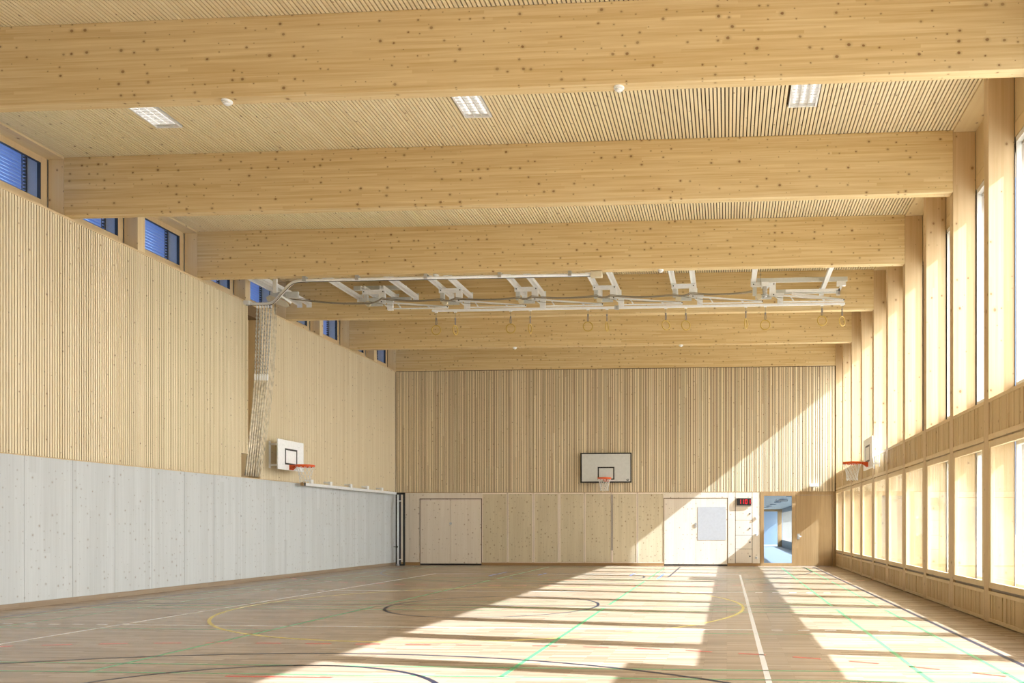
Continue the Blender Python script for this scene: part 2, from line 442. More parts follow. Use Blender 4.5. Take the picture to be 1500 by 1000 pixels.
B(-1.014, -.03, YB - .008, YB - .002, .894, 2.059).build('notice_sheet', 'sheet', d2)

# glazed door, oak door
d3 = tag(empty('door_3', (1.72, YB, 0)), kind='structure')
f3 = MB(); f3.box(1.153, 1.283, YB - .01, YB + .12, .0, 2.569); f3.box(2.247, 2.376, YB - .01, YB + .12, 0, 2.569)
f3.box(1.283, 2.247, YB - .01, YB + .12, 2.434, 2.569); f3.box(1.283, 2.247, YB - .01, YB + .12, 0, .105)
f3.build('door_frame', 'oak', d3, bevel=.004)
B(1.275, 2.255, YB + .04, YB + .052, .098, 2.44).build('pane', 'glass', d3)
d4 = tag(empty('door_4', (3.0, YB, 0)), kind='structure')
f4 = MB(); f4.box(2.379, 2.40, YB - .01, YB + .12, 0, 2.569); f4.box(3.632, 3.742, YB - .01, YB + .12, 0, 2.569); f4.box(2.40, 3.632, YB - .01, YB + .12, 2.459, 2.569)
f4.build('door_frame', 'oak', d4, bevel=.004)
dl = B(2.405, 3.627, YB - .002, YB + .07, .008, 2.452).build('door_leaf', 'oak', d4, bevel=.004)
hh = MB(); hh.box(2.425, 2.515, YB - .012, YB - .002, .93, 1.12); hh.build('handle_plate', 'steel', dl)
hh = MB(); hh.tube([(2.445, YB - .012, 1.03), (2.445, YB - .05, 1.03), (2.455, YB - .06, 1.03), (2.56, YB - .06, 1.03)], .011, 8); hh.build('handle', 'steel', dl, smooth=True)

# lettering on the pane
cu = bpy.data.curves.new('lettering', 'FONT'); cu.body = 'Eolliptnouf'; cu.size = .105; cu.extrude = .001; cu.align_x = 'LEFT'
to = bpy.data.objects.new('lettering', cu); COL.objects.link(to)
to.parent = d3; to.location = (1.685 - 1.72, .035, 2.235); to.rotation_euler = (PI / 2, 0, 0)
cu.materials.append(M['black']); to.scale = (.93, 1, 1)

# wall cabinet with four doors
wc = tag(empty('wall_cabinet', (.586, YB, 0)), 'narrow flush wall cabinet of four stacked doors under the red digital clock', 'cabinet')
zs = [.10, .588, 1.072, 1.582, 2.08]
for i in range(4):
    dd = B(.304, .868, YB - .001, YB + .03, zs[i] + .006, zs[i + 1] - .006).build('cabinet_door', 'door', wc, bevel=.003)
    MB().lathe([(0, 0), (.026, 0), (.026, -.014), (.018, -.02), (0, -.02)], (.80, YB - .001, zs[i] + .24), 16, 'y').build('lock', 'slot', dd)
B(.304, .868, YB - .001, YB + .03, 2.085, 2.365).build('top_panel', 'door', wc)

ck = tag(empty('digital_clock', (.593, YB, 2.10)), 'black digital clock with red digits above the wall cabinet', 'clock')
B(.339, .847, YB - .05, YB - .001, 2.103, 2.353).build('case', 'charcoal', ck, bevel=.006)
B(.352, .834, YB - .053, YB - .050, 2.116, 2.340).build('face', 'black', ck)
SEG = {'1': 'bc', '0': 'abcdef'}
def seven(c, x, z, w, h, mat, segs):
    t = .022; s_ = MB(); y0, y1 = YB - .056, YB - .053
    R = {'a': (x, x + w, z + h - t, z + h), 'd': (x, x + w, z, z + t), 'g': (x, x + w, z + h / 2 - t / 2, z + h / 2 + t / 2),
         'f': (x, x + t, z + h / 2 + .004, z + h - .004), 'b': (x + w - t, x + w, z + h / 2 + .004, z + h - .004),
         'e': (x, x + t, z + .004, z + h / 2 - .004), 'c': (x + w - t, x + w, z + .004, z + h / 2 - .004)}
    for q in segs: a = R[q]; s_.box(a[0], a[1], y0, y1, a[2], a[3])
    return s_.build('digit', mat, ck)
for k, ch in enumerate('1101'):
    seven(ch, .405 + .105 * k + (.012 if k > 1 else 0), 2.155, .082, .15, 'led', SEG[ch])

def wall_box(name, x, z, label, cat, w=.075, kind=0):
    o = tag(empty(name, (x, YB, z)), label, cat)
    B(x - w / 2, x + w / 2, YB - .035, YB - .001, z - w / 2, z + w / 2).build('housing', 'white', o, bevel=.005)
    if kind == 0: B(x - .022, x + .022, YB - .042, YB - .035, z - .03, z + .03).build('rocker', 'paint', o)
    if kind == 1: MB().lathe([(0, 0), (.02, 0), (.02, -.02), (0, -.02)], (x - .01, YB - .035, z), 14, 'y').build('key_barrel', 'l_navy', o)
    if kind == 2: MB().lathe([(.03, 0), (.03, -.004), (.022, -.004), (.02, .01)], (x, YB - .035, z), 16, 'y').build('socket_cup', 'grey_white', o)
wall_box('light_switch', 1.02, 1.676, 'small white wall switch, the upper one between cabinet and glazed door', 'switch')
wall_box('key_switch', 1.02, 1.084, 'white switch with dark blue key barrel between cabinet and glazed door', 'switch', kind=1)
wall_box('power_socket', 1.02, .291, 'white wall socket low beside the glazed door', 'socket', kind=2)

el = tag(empty('emergency_light', (2.99, YB, 2.74)), 'small white box light on the back wall above the oak door', 'light')
B(2.828, 3.154, YB - .15, YB - .03, 2.745, 2.845).build('housing', 'white', el, bevel=.012)
B(2.84, 3.142, YB - .145, YB - .035, 2.735, 2.745).build('diffuser', 'paint', el)
B(2.93, 3.05, YB - .03, YB - .0005, 2.76, 2.83).build('bracket', 'steel', el)

# ------------------------------------------------------------------ roof beams
BL = ['largest, nearest glulam roof beam crossing the top of the photo', 'glulam roof beam right behind the three ceiling lights, second from the front',
      'glulam roof beam above the white climbing rope track, third from the front', 'glulam roof beam directly behind the white ring apparatus',
      'glulam roof beam seen behind the hanging gymnastic rings', 'farthest dark glulam roof beam against the back wall above the slats']
for k in range(6):
    y = Y0 + 2 * PITCH * k
    if k == 5: y = YB - .002; b = B(XL + .005, XR - .001, y, YB + .028, 6.917, ZC - .002)
    else: b = B(XL + .005, XR - .001, y, y + .18, ZB, ZC - .002)
    tag(b.build('glulam_girder', 'beam', None, bevel=.006, origin=(-4.02, y, ZB)), BL[k], 'beam', 'glulam roof beams')

# ------------------------------------------------------------------ right wall with posts and windows
wr = MB()
for j in range(-6, 10):      # facade: outer fins, lintel, sill, spandrel cores
    a, b = YC(j) + CW, min(YC(j + 1), YB - .034)
    wr.box(4.20, 4.50, YC(j) - .035, YC(j) + CW, -.1, 8.0)
    wr.box(4.13, 4.50, a, YC(j + 1) + CW, 6.94, 8.0)
    wr.box(4.20, 4.50, a, b, 6.82, 6.95)
    wr.box(4.20, 4.50, a, b, 2.70, 3.40)
    wr.box(4.20, 4.50, a, b, -.1, .48)
    wr.box(XR + .04, 4.20, a + .003, b - .003, 2.625, 3.16)
    wr.box(XR + .04, 4.20, a + .003, b - .003, 0, .485)
wr.box(4.20, 4.50, YC(10) - .035, YB + .35, -.1, 8.0)
wr.box(XR + .03, 4.2, YF - .3, YC(-6) + CW, 0, 7.9); wr.box(4.2, 4.5, YF - .3, YC(-6), 0, 8.0)
# bays in front of the camera's field of view: plain posts, frames and bands so that daylight falls as it does here
for j in range(-6, 1):
    wr.box(XR, XD, YC(j), YC(j) + CW, 0, ZC)
    if j < 0:
        a, b = YC(j) + CW, YC(j + 1)
        wr.box(XR, XR + .04, a, b, 2.61, 3.20); wr.box(XR, XR + .04, a, b, 0, .57)
        for z0, z1 in ((.5, 2.62), (3.2, 6.94)):
            wr.box(4.12, 4.2, a, a + .08, z0, z1); wr.box(4.12, 4.2, b - .03, b, z0, z1)
        wr.box(4.12, 4.2, a, b, 3.2, 3.43); wr.box(4.12, 4.2, a, b, 6.85, 6.94)
        wr.box(4.12, 4.2, a, b, .49, .58); wr.box(4.12, 4.2, a, b, 2.54, 2.63)
wall_right = tag(wr.build('wall_right', 'facade'), kind='structure')

POSTL = ['right-hand timber post nearest the camera, at the right edge of the photo', 'second right-hand timber post from the camera',
         'third right-hand timber post from the camera', 'fourth right-hand timber post from the camera', 'fifth right-hand timber post from the camera',
         'sixth right-hand timber post, just in front of the right basket', 'seventh right-hand timber post, just behind the right basket', 'third right-hand timber post from the back wall',
         'second right-hand timber post from the back wall', 'right-hand timber post standing in the corner at the back wall']
wi = 0
for j in range(0, 11):
    y = YC(j)
    if j >= 1:
        y1 = y + CW if j < 10 else YB + .028
        if j == 10: y = YB - .03
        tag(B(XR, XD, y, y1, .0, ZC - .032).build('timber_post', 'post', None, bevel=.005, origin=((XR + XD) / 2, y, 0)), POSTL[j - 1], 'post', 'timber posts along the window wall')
    if j == 10: break
    a, b = YC(j) + CW + .003, (YC(j + 1) if j < 9 else YB - .03) - .003
    # spandrel band and base panel: framed vertical boards
    for nm, z0, z1, fw in (('spandrel_panel', 2.617, 3.20, .05), ('base_panel', .015, .452, .05)):
        fr = MB(); fr.box(XR, XR + .03, a + .002, b - .002, z1 - fw, z1); fr.box(XR, XR + .03, a + .002, b - .002, z0, z0 + fw + (.02 if z0 > 1 else 0))
        if z0 < 1:
            fr.box(XR, XR + .03, a + .002, a + .05, z0 + fw, z1 - fw); fr.box(XR, XR + .03, b - .05, b - .002, z0 + fw, z1 - fw)
        fo = fr.build(nm, 'frame', wall_right)
        st = MB(); yy = a + (.05 if z0 < 1 else .002); e = b - (.05 if z0 < 1 else .002); q = random.Random(j * 3 + int(z0))
        while yy < e - .01:
            w = q.choice((.03, .045, .06)); w2 = min(yy + w, e)
            st.box(XR + q.choice((.008, .013, .017)), XR + .035, yy, w2 - .003, z0 + fw + (.02 if z0 > 1 else 0), z1 - fw); yy += w
        st.build('boarding', 'strip', fo)
    B(XR + .002, 4.2, a, b, 3.165, 3.197).build('window_board', 'frame', wall_right)
    up = MB(); up.box(4.115, 4.13, a, b, 7.16, ZC - .03); up.box(4.115, 4.13, a, b, 6.945, 7.15)
    up.build('wall_board', 'wallboard', wall_right)
    # upper window
    wi += 1
    w = tag(empty('window_%d' % wi, (4.16, (a + b) / 2, 3.2)), kind='structure')
    fr = MB(); fr.box(4.125, 4.20, a + .012, a + .08, 3.2, 6.94); fr.box(4.125, 4.20, b - .030, b - .008, 3.2, 6.94)
    fr.box(4.125, 4.20, a + .08, b - .030, 3.2, 3.43); fr.box(4.125, 4.20, a + .08, b - .030, 6.86, 6.94)
    fr.build('window_frame', 'frame_white', w, bevel=.004)
    B(4.165, 4.185, a + .075, b - .028, 3.42, 6.87).build('pane', 'glass', w)
    se = MB(); se.box(4.13, 4.19, a, a + .011, 3.2, 6.94); se.box(4.13, 4.19, b - .0075, b, 3.2, 6.94)
    se.build('seal', 'frame_dark', w)
for j in range(0, 10):
    a, b = YC(j) + CW + .003, (YC(j + 1) if j < 9 else YB - .03) - .003
    wi += 1
    w = tag(empty('window_%d' % wi, (3.9, (a + b) / 2, .5)), kind='structure')
    fr = MB(); fr.box(XR + .002, XR + .06, a + .002, a + .085, .492, 2.592); fr.box(XR + .002, XR + .06, b - .085, b - .002, .492, 2.592)
    fr.box(XR + .002, XR + .06, a + .085, b - .085, .492, .578); fr.box(XR + .002, XR + .06, a + .085, b - .085, 2.50, 2.592)
    fr.build('window_frame', 'frame', w, bevel=.003)
    B(XR + .028, XR + .040, a + .08, b - .08, .57, 2.51).build('pane', 'glass', w)
    fr = MB(); fr.box(4.125, 4.20, a + .012, a + .08, .49, 2.63); fr.box(4.125, 4.20, b - .030, b - .008, .49, 2.63)
    fr.box(4.125, 4.20, a + .08, b - .03, .49, .56); fr.box(4.125, 4.20, a + .08, b - .03, 2.54, 2.63)
    fr.build('outer_frame', 'frame_white', w, bevel=.004)
    B(4.165, 4.185, a + .075, b - .028, .55, 2.55).build('outer_pane', 'glass', w)
    rv = MB(); rv.box(XR + .06, 4.125, a, b, .485, .505); rv.box(XR + .06, 4.125, a, b, 2.60, 2.625)
    rv.build('window_lining', 'frame', w)

# ------------------------------------------------------------------ left clerestory
lc = MB()
for j in range(-6, 11):
    lc.box(-12.75, -12.2, YC(j) - .08, YC(j) + CW + .08, 6.5, 8.0)
lc.box(-12.75, -12.2, YF - .3, YB + .3, 7.93, 8.0)
lc.box(-12.50, -12.10, YF, YB, 6.91, 7.02)
for j in range(-6, 2):
    lc.box(-12.10, XL, YC(j), YC(j) + CW, 6.916, ZC - .03)
    if j < 1:
        a, b = YC(j) + CW, YC(j + 1)
        lc.box(-12.16, -12.08, a, b, 7.0, 7.15); lc.box(-12.16, -12.08, a, b, 7.80, 7.93); lc.box(-12.16, -12.08, a, a + .13, 7.1, 7.93); lc.box(-12.16, -12.08, b - .13, b, 7.1, 7.93)
lc.build('clerestory_facade', 'reveal', wall_left)
LPOST = ['nearest short timber stub post above the slatted left wall, carrying the second roof beam', 'short stub post on the left wall between second and third roof beam',
         'short stub post on the left wall carrying the third roof beam', 'short stub post on the left wall between third and fourth roof beam',
         'short stub post on the left wall carrying the fourth roof beam, beside the climbing ropes', 'short stub post on the left wall between fourth and fifth roof beam',
         'short stub post on the left wall carrying the fifth roof beam', 'short stub post on the left wall between fifth and last roof beam', 'short stub post in the far left corner under the ceiling']
for j in range(1, 11):
    y = YC(j); y1 = y + CW
    if j == 10: y = YB - .03; y1 = YB + .028
    if j >= 2: tag(B(-12.08, XL - .001, y, y1, 6.917, ZC - .032).build('stub_post', 'stub', None, bevel=.005, origin=(-11.95, y, 6.916)), LPOST[j - 2], 'post', 'stub posts of the clerestory')
    if j == 10: break
    a, b = YC(j) + CW + .003, (YC(j + 1) if j < 9 else YB - .03) - .003
    wi += 1
    w = tag(empty('window_%d' % wi, (-12.12, (a + b) / 2, 6.92)), kind='structure')
    fr = MB(); fr.box(-12.17, -12.095, a + .002, a + .13, 6.92, ZC - .03); fr.box(-12.17, -12.095, b - .13, b - .002, 6.92, ZC - .03)
    fr.box(-12.17, -12.095, a + .13, b - .13, 6.92, 7.15); fr.box(-12.17, -12.095, a + .13, b - .13, 7.80, ZC - .03)
    fr.build('window_frame', 'frame', w, bevel=.004)
    se = MB(); se.box(-12.16, -12.098, a + .128, a + .142, 7.14, 7.81); se.box(-12.16, -12.098, b - .142, b - .128, 7.14, 7.81); se.box(-12.16, -12.098, a + .13, b - .13, 7.14, 7.153); se.box(-12.16, -12.098, a + .13, b - .13, 7.797, 7.81)
    se.build('seal', 'frame_dark', w)
    B(-12.145, -12.130, a + .13, b - .13, 7.14, 7.81).build('pane', 'glass', w)
    bl = MB(); z = 7.06
    while z < 7.93:
        bl.add([(-12.47, a + .02, z - .006), (-12.39, a + .02, z + .006), (-12.39, b - .12, z + .006), (-12.47, b - .12, z - .006),
                (-12.47, a + .02, z - .003), (-12.39, a + .02, z + .009), (-12.39, b - .12, z + .009), (-12.47, b - .12, z - .003)],
               [(0,1,2,3),(7,6,5,4),(0,4,5,1),(1,5,6,2),(2,6,7,3),(3,7,4,0)])
        z += .062
    bo = bl.build('blind', 'blind', w)
    tp = MB(); 
    for yy in (a + .15, b - .20): tp.box(-12.395, -12.388, yy, yy + .012, 7.03, 7.93)
    tp.box(-12.46, -12.40, b - .105, b - .07, 6.95, 7.95)
    tp.build('blind_cord', 'frame_dark', bo)

# ------------------------------------------------------------------ corridor beyond the glazed door
cr = MB(); YE = 54.0
cr.box(.3, 4.5, YB + .36, 60, -.25, -.002)
corr_floor = tag(cr.build('floor_corridor', 'concrete_floor'), kind='structure')
corr_ceil = tag(B(.1, 4.9, YB + .36, 60.2, 2.55, 2.8).build('ceiling_corridor', 'corr_ceiling'), kind='structure')  # stretch past the end frame added to keep sun off the end wall
for k in range(6):
    yl = 30.3 + 3.75 * k
    tag(MB().lathe([(0, 0), (.16, 0), (.18, .03), (0, .03)], (2.42, yl, 2.515), 18).build('trim_%d' % (10 + k), 'lamp_dark'), kind='structure')  # round ceiling lamps of the corridor, modelled unlit
cw = MB(); cw.box(.1, .3, YB + .36, 60, 0, 2.8); cw.box(.1, 4.5, 60, 60.2, 0, 4.5)
tag(cw.build('wall_corridor_left', 'concrete'), kind='structure')
rw = MB(); y = YB + .5
rw.box(4.3, 4.5, YE + .15, 55.2, 0, 2.56); rw.box(XR, XR + .2, YB + .36, YE, 0, .47); rw.box(XR, XR + .5, YB + .36, YE, 2.30, 2.56)  # first box: wall piece added past the end frame to shape the sun
k = 0
while y < YE - .2:
    rw.box(XR, XR + .25, y, y + .12, .47, 2.3); y += PITCH / 3
tag(rw.build('wall_corridor_right', 'corr_post'), kind='structure')
fr = MB(); fr.box(3.45, 3.74, YE - .05, YE + .15, 0, 2.55); fr.box(.3, 3.45, YE - .05, YE + .15, 2.40, 2.55)
tag(fr.build('trim_20', 'oak'), kind='structure')

# ------------------------------------------------------------------ floor markings (painted on the floor)
ZL = 0.0012
CX, CY = -4.03, 13.47
class LN(MB):
    def seg(s, x0, y0, x1, y1, w=.05):
        p, q = Vector((x0, y0, 0)), Vector((x1, y1, 0)); d = (q - p).normalized(); n = Vector((-d.y, d.x, 0)) * (w / 2)
        s.add([(v.x, v.y, z) for z in (0, ZL) for v in (p - n, q - n, q + n, p + n)], [(3,2,1,0),(4,5,6,7),(0,1,5,4),(1,2,6,5),(2,3,7,6),(3,0,4,7)]); return s
    def rect(s, x0, x1, y0, y1, w=.05):
        h = w / 2
        s.seg(x0 - h, y0, x1 + h, y0, w); s.seg(x0 - h, y1, x1 + h, y1, w); s.seg(x0, y0 + h, x0, y1 - h, w); s.seg(x1, y0 + h, x1, y1 - h, w); return s
    def arc(s, cx, cy, r, a0, a1, w=.05, dash=None, gap=None):
        L = r * abs(a1 - a0); n = max(24, int(L / .12))
        if dash:
            t = 0
            while t < L - .05:
                u0 = a0 + (a1 - a0) * t / L; u1 = a0 + (a1 - a0) * min(t + dash, L) / L
                s.seg(cx + r * math.cos(u0), cy + r * math.sin(u0), cx + r * math.cos(u1), cy + r * math.sin(u1), w); t += dash + gap
            return s
        vs = []; fs = []
        for i in range(n + 1):
            u = a0 + (a1 - a0) * i / n
            for rr, z in ((r - w, 0), (r, 0), (r, ZL), (r - w, ZL)): vs.append((cx + rr * math.cos(u), cy + rr * math.sin(u), z))
        for i in range(n):
            for k in range(4): fs.append((i*4+k, i*4+(k+1)%4, (i+1)*4+(k+1)%4, (i+1)*4+k))
        return s.add(vs, fs)
fm = lambda ln, nm, mat: ln.build(nm, mat, floor)
ln = LN()          # basketball
ln.rect(CX - 6.95, CX + 6.95, -.05 + .2, 26.98, .06); ln.seg(CX - 6.95, CY, CX + 6.95, CY, .05)
ln.arc(CX, CY, 1.82, 0, 2 * PI)
for bl, s_ in ((-.05, 1), (26.98, -1)):
    by = bl + s_ * 1.575; fy = bl + s_ * 5.8
    th = math.acos(6.6 / 6.75)
    ln.arc(CX, by, 6.77, s_ * th, s_ * (PI - th)); ln.arc(CX, fy, 1.82, 0, 2 * PI)
    for xx in (-2.45, 2.45): ln.seg(CX + xx, bl + s_ * .3, CX + xx, fy, .05)
    for xx in (-6.6, 6.6): ln.seg(CX + xx, bl + s_ * .3, CX + xx, by + s_ * 1.3, .05)
    ln.seg(CX - 2.45, fy, CX + 2.45, fy, .05)
fm(ln, 'basketball_lines', 'l_navy')
ln = LN(); ln.rect(CX - 4.43, CX + 4.40, 4.5, 22.45, .055)          # volleyball
for yy in (CY - 2.97, CY + 2.97):
    ln.seg(CX - 4.43, yy, CX + 4.40, yy, .05)
    for k in range(5):
        for s_ in (-1, 1): ln.seg(CX + s_ * (4.62 + .35 * k), yy, CX + s_ * (4.77 + .35 * k), yy, .05)
fm(ln, 'volleyball_lines', 'l_white')
ln = LN()          # badminton, three courts across the hall
for y0 in (7.08, 13.72, 20.36):
    y1 = y0 + 6.06; xa, xb = CX - 6.68, CX + 6.63
    hw = .035 if y0 < 8 else .022
    for yy in (y0, y1, y0 + .46, y1 - .46): ln.seg(xa - .02, yy, xb + .02, yy, hw)
    ln.seg(xa, y0, xa, y1, .022); ln.seg(xb, y0, xb, y1, .05)
    ln.seg(CX - 5.9, y0, CX - 5.9, y1, .022)
    for xx in (CX - 2.0, CX + 1.97, CX + 5.84): ln.seg(xx, y0, xx, y1, .05)
    ln.seg(xa, (y0 + y1) / 2, CX - 2.0, (y0 + y1) / 2, .025); ln.seg(CX + 1.97, (y0 + y1) / 2, xb, (y0 + y1) / 2, .025)
fm(ln, 'badminton_lines', 'l_green')
fm(LN().arc(CX + .05, 13.38, 4.28, 0, 2 * PI, .05), 'practice_circle', 'l_yellow')
ln = LN()          # handball
for bl, s_ in ((-.05, 1), (26.98, -1)):
    x = CX - 1.5
    yy = bl + s_ * 9
    k = 0
    while k < 5: ln.seg(CX - 1.5 + .6 * k, yy, CX - 1.2 + .6 * k, yy, .05); k += 1
    ln.arc(CX + 1.5, bl, 9, s_ * (PI / 2 - .033), s_ * .42, .05, .3, .3); ln.arc(CX - 1.5, bl, 9, s_ * (PI / 2 + .033), s_ * (PI - .42), .05, .3, .3)
    ln.seg(CX - .55, bl + s_ * 7, CX + .45, bl + s_ * 7, .05)
fm(ln, 'handball_lines', 'l_red')
ln = LN()
for a in ((-6.62, 21.6, -6.62, 23.4), (-2.70, 21.9, -2.70, 22.9), (-1.82, 20.5, -1.82, 22.8), (-5.3, 21.9, -5.3, 22.9)): ln.seg(*a, .06)
fm(ln, 'hockey_lines', 'l_blue')

# ------------------------------------------------------------------ ceiling lights
cl = empty('ceiling_light', (lights_xy[0][0], lights_xy[0][1], ZC))
lx, ly = lights_xy[0]
fr = MB(); w = .03
fr.box(lx - LW/2, lx - LW/2 + w, ly - LL/2, ly + LL/2, ZC - .015, ZC + .05); fr.box(lx + LW/2 - w, lx + LW/2, ly - LL/2, ly + LL/2, ZC - .015, ZC + .05)
fr.box(lx - LW/2 + w, lx + LW/2 - w, ly - LL/2, ly - LL/2 + w, ZC - .015, ZC + .05); fr.box(lx - LW/2 + w, lx + LW/2 - w, ly + LL/2 - w, ly + LL/2, ZC - .015, ZC + .05)
fr.build('frame', 'white', cl)
lv = MB()
for k in range(1, 19): yy = ly - LL/2 + w + k * .078; lv.box(lx - LW/2 + w, lx + LW/2 - w, yy - .006, yy + .006, ZC - .01, ZC + .035)
for xx in (-.065, .065): lv.box(lx + xx - .006, lx + xx + .006, ly - LL/2 + w, ly + LL/2 - w, ZC - .01, ZC + .035)
lv.box(lx - LW/2 + w, lx + LW/2 - w, ly + LL/2 - w - .085, ly + LL/2 - w, ZC + .01, ZC + .02)
lv.build('louvre', 'louvre', cl)
B(lx - LW/2 + w, lx + LW/2 - w, ly - LL/2 + w, ly + LL/2 - w, ZC + .04, ZC + .05).build('reflector', 'louvre', cl)
tb = MB()
for xx in (-.13, 0, .13): tb.tube([(lx + xx, ly - LL/2 + .05, ZC + .03), (lx + xx, ly + LL/2 - .12, ZC + .03)], .008, 8)
tb.build('lamp_tubes', 'diffuser', cl)
for i, (x, y) in enumerate(lights_xy):
    c = cl if i == 0 else copy_tree(cl)
    c.location = (x, y, ZC)
    tag(c, ['left louvred ceiling light, nearest the clerestory windows', 'middle louvred ceiling light of the three behind the nearest beam', 'right louvred ceiling light, nearest the window wall'][i], 'ceiling light', 'louvred ceiling lights')

# ------------------------------------------------------------------ smoke detectors
sd = empty('smoke_detector', (0, 0, 0))
MB().lathe([(0, 0), (.068, 0), (.068, -.012), (.060, -.016), (0, -.016)], (0, 0, 0), 28).build('base', 'white', sd)
MB().lathe([(0, -.016), (.056, -.016), (.058, -.030), (.05, -.034), (0, -.034)], (0, 0, 0), 28).build('sensor_ring', 'paint', sd)
MB().lathe([(0, -.034), (.040, -.034), (.040, -.044), (.028, -.052), (0, -.054)], (0, 0, 0), 28).build('cap', 'white', sd)
DL = ['left smoke detector under the nearest roof beam', 'right smoke detector under the nearest roof beam', 'left smoke detector under the third roof beam, beside the rope track',
      'right smoke detector under the third roof beam', 'left smoke detector under the fifth roof beam, behind the rings', 'right smoke detector under the fifth roof beam, behind the rings']
for i, (x, y) in enumerate(((-6.5, 9.88), (-1.36, 9.88), (-6.40, 17.0), (-1.43, 16.97), (-6.55, 24.03), (-1.40, 24.03))):
    c = sd if i == 0 else copy_tree(sd)
    c.location = (x, y, ZB); tag(c, DL[i], 'smoke detector', 'smoke detectors under the beams')

# ------------------------------------------------------------------ basketball hoops
def hoop(name, loc, rz, label, w, h, z0, border, rim_z, target, off):
    """local frame: the board faces -Y, its front at y = 0, the wall at y = off"""
    r = tag(empty(name, (0, 0, 0)), label, 'basketball hoop')
    bd = B(-w/2, w/2, 0, .03, z0, z0 + h).build('backboard', 'grey_white' if border else 'white', r, bevel=.003)
    y0, y1 = -.0025, .0
    if border:
        t = .045; m = MB(); m.box(-w/2, w/2, y0, y1, z0, z0 + t); m.box(-w/2, w/2, y0, y1, z0 + h - t, z0 + h); m.box(-w/2, -w/2 + t, y0, y1, z0 + t, z0 + h - t); m.box(w/2 - t, w/2, y0, y1, z0 + t, z0 + h - t)
        m.build('border', 'black', bd)
    tw, th, tz = target; t = .045
    m = MB(); m.box(-tw/2, tw/2, y0, y1, tz, tz + t); m.box(-tw/2, tw/2, y0, y1, tz + th - t, tz + th); m.box(-tw/2, -tw/2 + t, y0, y1, tz + t, tz + th - t); m.box(tw/2 - t, tw/2, y0, y1, tz + t, tz + th - t)
    m.build('target_square', 'charcoal', bd)
    for sx in (-1, 1):
        for sz in (z0 + .14, z0 + h - .14):
            for dx in ((0, .11) if border else (0,)): MB().lathe([(0, 0), (.009, 0), (.009, -.004), (0, -.004)], (sx * (w/2 - .23 + (0 if not border else -.0 + dx)), 0, sz), 8, 'y').build('bolt', 'steel', bd)
    if border:
        m = MB(); vs = [(.76 + .047 * math.cos(2*PI*k/20), z0 + .10 + .034 * math.sin(2*PI*k/20)) for k in range(20)]
        m.prism(vs, 'y', -.003, 0); m.build('emblem', 'charcoal', bd)
        m = MB(); vs = [(.76 + .033 * math.cos(2*PI*k/20), z0 + .10 + .012 * math.sin(2*PI*k/20)) for k in range(20)]
        m.prism(vs, 'y', -.004, -.003); m.build('emblem_band', 'grey_white', bd)
    for sx in (-1, 1):
        fr = MB(); fr.bar((sx * w * .3, .03, z0 + .12), (sx * w * .3, off - .002, z0 + .12), .045); fr.bar((sx * w * .3, .03, z0 + h - .12), (sx * w * .3, off - .002, z0 + h - .12), .045)
        fr.box(sx * w * .3 - .03, sx * w * .3 + .03, .03, .055, z0 + .05, z0 + h - .05)
        fr.box(sx * w * .3 - .04, sx * w * .3 + .04, off - .014, off - .002, z0 + .04, z0 + h - .04)
        fr.build('wall_bracket', 'steel' if border else 'white', r)
    R = .23; cy = -.15 - R
    rm = MB(); rm.tube([(R * math.cos(2*PI*k/36), cy + R * math.sin(2*PI*k/36), rim_z) for k in range(36)], .011, 8, closed=True)
    rm.build('rim', 'orange', r, smooth=True)
    br = MB(); br.box(-.09, .09, -.012, 0, rim_z - .12, rim_z + .012); br.box(-.09, .09, cy + R - .02, -.012, rim_z - .004, rim_z + .008)
    for sx in (-.085, .085): br.prism([(-.012, rim_z - .115), (-.012, rim_z), (cy + R + .02, rim_z), (cy + R + .02, rim_z - .015)], 'x', sx - .004, sx + .004)
    br.prism([(-.012, rim_z - .10), (-.012, rim_z), (cy + R - .05, rim_z), (cy + R - .05, rim_z - .015)], 'x', -.03, .03)
    # outer skirt of the ring
    n = 36; vs = []; fs = []
    for k in range(n):
        a = 2*PI*k/n; c_, s_ = math.cos(a), math.sin(a); dz = .045
        for rr, zz in ((R + .006, rim_z + .005), (R + .012, rim_z + .005), (R + .004, rim_z - dz), (R - .002, rim_z - dz)): vs.append((rr * c_, cy + rr * s_, zz))
    for k in range(n):
        for q in range(4): fs.append((k*4+q, k*4+(q+1)%4, ((k+1)%n)*4+(q+1)%4, ((k+1)%n)*4+q))
    br.add(vs, fs)
    br.build('rim_bracket', 'orange', r)
    nt = MB(); NS = 12; rows = [(.225, 0), (.195, .09), (.165, .18), (.145, .27), (.135, .36), (.14, .43)]
    for k in range(NS):
        for s_ in (-1, 1):
            pts = [(rr * math.cos(2*PI*(k + s_*.5*i)/NS), cy + rr * math.sin(2*PI*(k + s_*.5*i)/NS), rim_z - .02 - dz) for i, (rr, dz) in enumerate(rows)]
            nt.tube(pts, .0052, 5)
    nt.build('net', 'net', r)
    r.location = loc; r.rotation_euler = (0, 0, rz)
    return r
hoop('basketball_hoop', (-4.215, YB - .12, 0), 0, 'large black-bordered backboard with orange hoop in the middle of the back wall', 1.80, 1.05, 2.90, True, 3.05, (.59, .45, 3.005), .12)
hoop('basketball_hoop', (-11.42, 20.02, 0), PI / 2, 'white practice backboard with orange hoop on the left wall', 1.22, .775, 2.84, False, 2.975, (.58, .42, 2.98), .37)
hoop('basketball_hoop', (3.51, 19.96, 0), -PI / 2, 'practice backboard with orange hoop on the right window wall near the far corner', 1.22, .775, 2.80, False, 2.975, (.58, .42, 2.98), .235)
hoop('basketball_hoop', (3.51, 6.40, 0), -PI / 2, 'nearest practice backboard on the window wall, casting a shadow on the near floor', 1.22, .775, 2.80, False, 2.975, (.58, .42, 2.98), .235)

